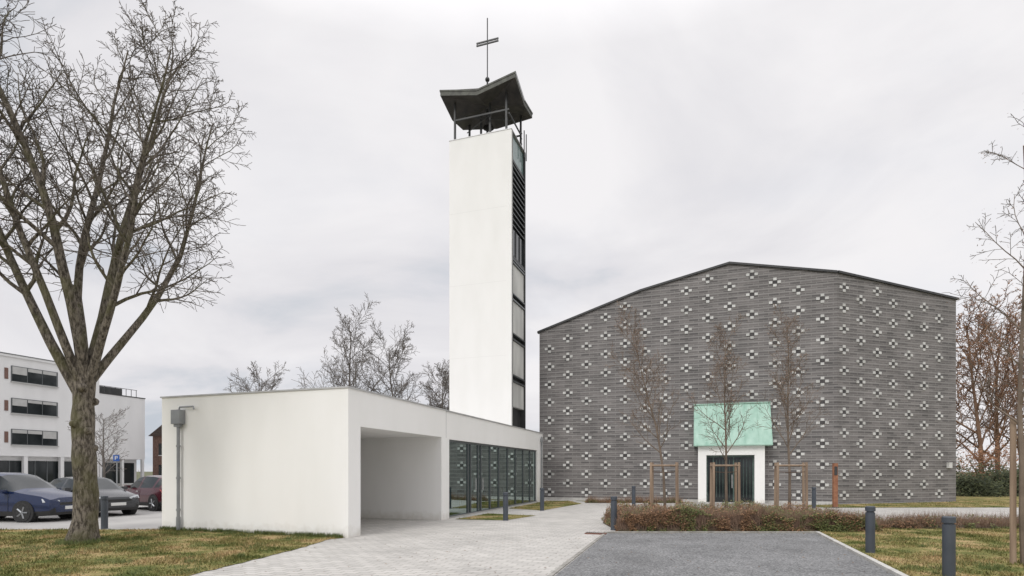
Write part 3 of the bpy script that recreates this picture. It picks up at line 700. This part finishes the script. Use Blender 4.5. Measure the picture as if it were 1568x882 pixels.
hedge('hedge',2.95,10.2,15.6,18.4,lambda x:.54 if x<8.3 else .54-(x-8.3)*.13,76000,17000,3,-.2)
hedge('hedge',10.3,22,16.4,18.2,lambda x:.22,26000,12000,8,0)
hedge('hedge',3.9,9.0,29.6,30.0,lambda x:.22,5000,2500,12)
M_ever=mat('evergreen_leaf',(.02,.03,.012),(.075,.085,.03),island=True)
def shrub(x,y,rx,h,n,seed,m):
    rng=random.Random(seed); b=MB()
    for k in range(n):
        a=rng.uniform(0,6.28); ph=rng.uniform(0,1); rr=rng.uniform(.3,1)**.5
        q=Vector((math.cos(a)*rx*rr*math.cos(ph*1.4),math.sin(a)*rx*rr*math.cos(ph*1.4),h*math.sin(ph*1.5)*rr))
        q*=1+.5*noise.noise(q*1.1+Vector((seed,0,0)))
        s=rng.uniform(.05,.12); u=Vector((rng.gauss(0,1),rng.gauss(0,1),rng.gauss(0,1))).normalized(); v=u.orthogonal().normalized()
        b.face([q-u*s,q-v*s*.5,q+u*s,q+v*s*.5])
    for k in range(12):
        a=k*.52; b.tube([(0,0,0),(math.cos(a)*rx*.5,math.sin(a)*rx*.5,h*.8)],[.05,.01],4)
    o=b.obj('shrub',m); o.location=(x,y,0)
for i,(x,y,rx,h,m_) in enumerate([(31,38,2.0,1.3,M_ever),(34,39,2.2,1.9,M_ever),(37,40,2.4,2.0,M_ever),(30,44,2.5,3.6,M_bleaf),(34,45,3,2.8,M_ever),(39,46,3,3.8,M_bleaf),(36,50,3,4.5,M_bleaf)]): shrub(x,y,rx,h,4500,i+1,m_)
for i,(x,y,rx,h) in enumerate([(-29,62,2.5,2.2),(-25,64,2.5,2.5),(-52,70,4,5)]): shrub(x,y,rx,h,3000,i+30,M_ever)

# ------------------------------------------------------------ bollards
def bollard(x,y):
    b=MB(); r=.088
    pts=[(0,0,0),(0,0,.02),(0,0,.84),(0,0,.845),(0,0,.865),(0,0,.87),(0,0,.955),(0,0,.97)]
    rad=[r+.02,r,r,r-.018,r-.018,r+.006,r+.006,r-.008]
    b.tube(pts,rad,28); o=b.obj('bollard',M_boll,bevel=0); o.location=(x,y,0)
for p in [(-11.9,16.4),(-.22,19.2),(1.28,23.9),(2.92,16.1),(5.85,27.0),(7.4,11.6),(7.0,9.0),(13.6,25.3)]: bollard(*p)

b=MB(); b.tube([(0,0,0),(0,0,2.55)],.03,8,0); b.box(-.16,.16,-.05,-.035,2.2,2.52,1); b.box(-.07,-.03,-.056,-.05,2.27,2.46,2); b.box(-.03,.04,-.056,-.05,2.43,2.46,2); b.box(-.03,.04,-.056,-.05,2.35,2.38,2); b.box(.04,.07,-.056,-.05,2.35,2.46,2)
o=b.obj('parking_sign',[M_gray,mat('sign_blue',(.02,.08,.30)),M_wblock]); o.location=(-20.4,29,0)

# ------------------------------------------------------------ cars
M_tyre=mat('tyre',(.015,.015,.016),(.03,.03,.03),scale=20); M_rim=mat('rim',(.35,.36,.37),rough=.3,metal=.8)
M_lamp=mat('headlamp',(.6,.63,.66),rough=.1); M_tail=mat('tail_lamp',(.35,.01,.01),rough=.15); M_trim=mat('trim',(.02,.02,.02),rough=.5)
M_plate=mat('plate',(.7,.7,.68))
def car(loc,rot,paint,Ln=4.3,H=1.48,W=.9):
    C=empty('parked_car',loc,rot)
    m,nt,p=newmat('car_paint'); p.inputs['Base Color'].default_value=c4(paint); p.inputs['Roughness'].default_value=.25; p.inputs['Coat Weight'].default_value=.6; p.inputs['Metallic'].default_value=.2
    k=Ln/4.2; hk=H/1.45
    S=[(0,.32,.52,.56,.62,.5),(.07,.22,.66,.70,.76,.58),(.3,.2,.76,.80,.85,.66),(.9,.2,.85,.91,.9,.70),(1.15,.2,.90,.97,.9,.70),(1.45,.2,.92,1.18,.9,.66),(1.8,.2,.93,1.38,.9,.61),(2.2,.2,.935,1.445,.9,.60),(2.32,.2,.937,1.45,.9,.60),(2.9,.2,.945,1.44,.9,.59),(3.3,.2,.955,1.40,.9,.58),(3.42,.2,.96,1.38,.9,.57),(3.75,.22,.97,1.27,.88,.55),(4.05,.26,.95,1.0,.85,.6),(4.17,.3,.82,.86,.80,.6),(4.2,.34,.7,.72,.74,.55)]
    b=MB(); rows=[]
    for x,zb,ze,zt,w_,wr in S:
        x*=-k; x+=Ln/2; ze*=hk; zt*=hk
        row=[(w_*.93,zb),(w_,zb+.16),(w_*1.0,(zb+ze)/2+.08),(w_*.965,ze),(wr+(w_*.965-wr)*.06,zt-.03),(wr*.72,zt+.012),(0,zt+.02)]
        full=[(x,yy,zz_) for yy,zz_ in row]+[(x,-yy,zz_) for yy,zz_ in reversed(row[:-1])]
        rows.append([len(b.v)+i for i in range(13)]); b.v+=full
    for i in range(len(S)-1):
        xm=(S[i][0]+S[i+1][0])/2
        for j in range(12):
            mi=0
            jj=j if j<6 else 11-j
            if jj==3 and (1.45<xm<2.2 or 2.32<xm<3.3 or 3.42<xm<3.75 or 1.15<xm<1.45): mi=1
            if jj in(4,5) and (1.15<xm<1.8 or 3.75<xm<4.05): mi=1
            if jj==0: mi=2
            b.f.append((rows[i][j],rows[i+1][j],rows[i+1][j+1],rows[i][j+1])); b.m.append(mi)
    b.f.append(tuple(rows[0])); b.m.append(0); b.f.append(tuple(reversed(rows[-1]))); b.m.append(0)
    for i in range(len(S)-1):
        b.f.append((rows[i][0],rows[i][12],rows[i+1][12],rows[i+1][0])); b.m.append(2)
    o=b.obj('body',[m,M_dglass,M_trim],C,smooth=True)
    es=o.modifiers.new('e','EDGE_SPLIT'); es.split_angle=R(38)
    b=MB()
    for x in (Ln/2-.82*k,-Ln/2+.80*k):
        for s in (-1,1):
            y=s*W
            b.tube([(x,y-s*.22,.33),(x,y+s*.004,.33)],.385,28,1)
            b.tube([(x,y-s*.2,.32),(x,y-s*.02,.32),(x,y+s*.02,.32)],[.325,.325,.29],28,1)
            b.tube([(x,y-s*.01,.32),(x,y+s*.022,.32)],.215,24,2)
            for q in range(5):
                a=q*1.2566; b.tube([(x,y+s*.03,.32),(x+.2*math.cos(a),y+s*.026,.32+.2*math.sin(a))],.028,4,0)
    b.obj('wheels',[M_rim,M_tyre,M_trim],C)
    b=MB()
    xf=Ln/2
    for s in (-1,1):
        pts=[(xf-.06,s*.40,.60),(xf-.05,s*.40,.70),(xf-.32,s*.80,.76),(xf-.26,s*.82,.64)]
        b.prism(pts,(.035,s*.035,.012),0)
        pts=[(-xf+.08,s*.52,.72),(-xf+.16,s*.55,.90),(-xf+.38,s*.84,.90),(-xf+.2,s*.80,.74)]
        b.prism(pts,(-.045,s*.045,0.01),1)
        b.box(xf-1.62,xf-1.45,s*.98-.09,s*.98+.09,.95,1.07,2)
        b.box(xf-2.33*k-.01,xf-2.33*k,s*.906-.005,s*.906+.005,.35,.92,3); b.box(xf-1.3*k-.01,xf-1.3*k,s*.906-.005,s*.906+.005,.35,.9,3)
        b.box(xf-2.25*k,xf-2.1*k,s*.91-.012,s*.91+.012,.80,.83,4)
    b.box(xf-.02,xf+.012,-.26,.26,.40,.51,5); b.box(xf-.06,xf+.006,-.45,.45,.55,.64,3); b.box(-xf-.012,-xf+.02,-.26,.26,.5,.61,5)
    b.obj('lights_and_trim',[M_lamp,M_tail,m,M_trim,M_coping,M_plate],C,bevel=.006)
car((-17.3,19.4,.01),R(-6),(.010,.022,.075),4.6,1.62)
car((-16.5,21.9,.01),R(-28),(.035,.037,.042),4.2,1.45)
car((-15.75,25.0,.01),R(150),(.075,.012,.02),4.2,1.48)
car((-24.5,28,.01),R(5),(.65,.66,.67),4.4,1.48)
car((-31,34,.01),R(0),(.35,.36,.37),4.4,1.48)
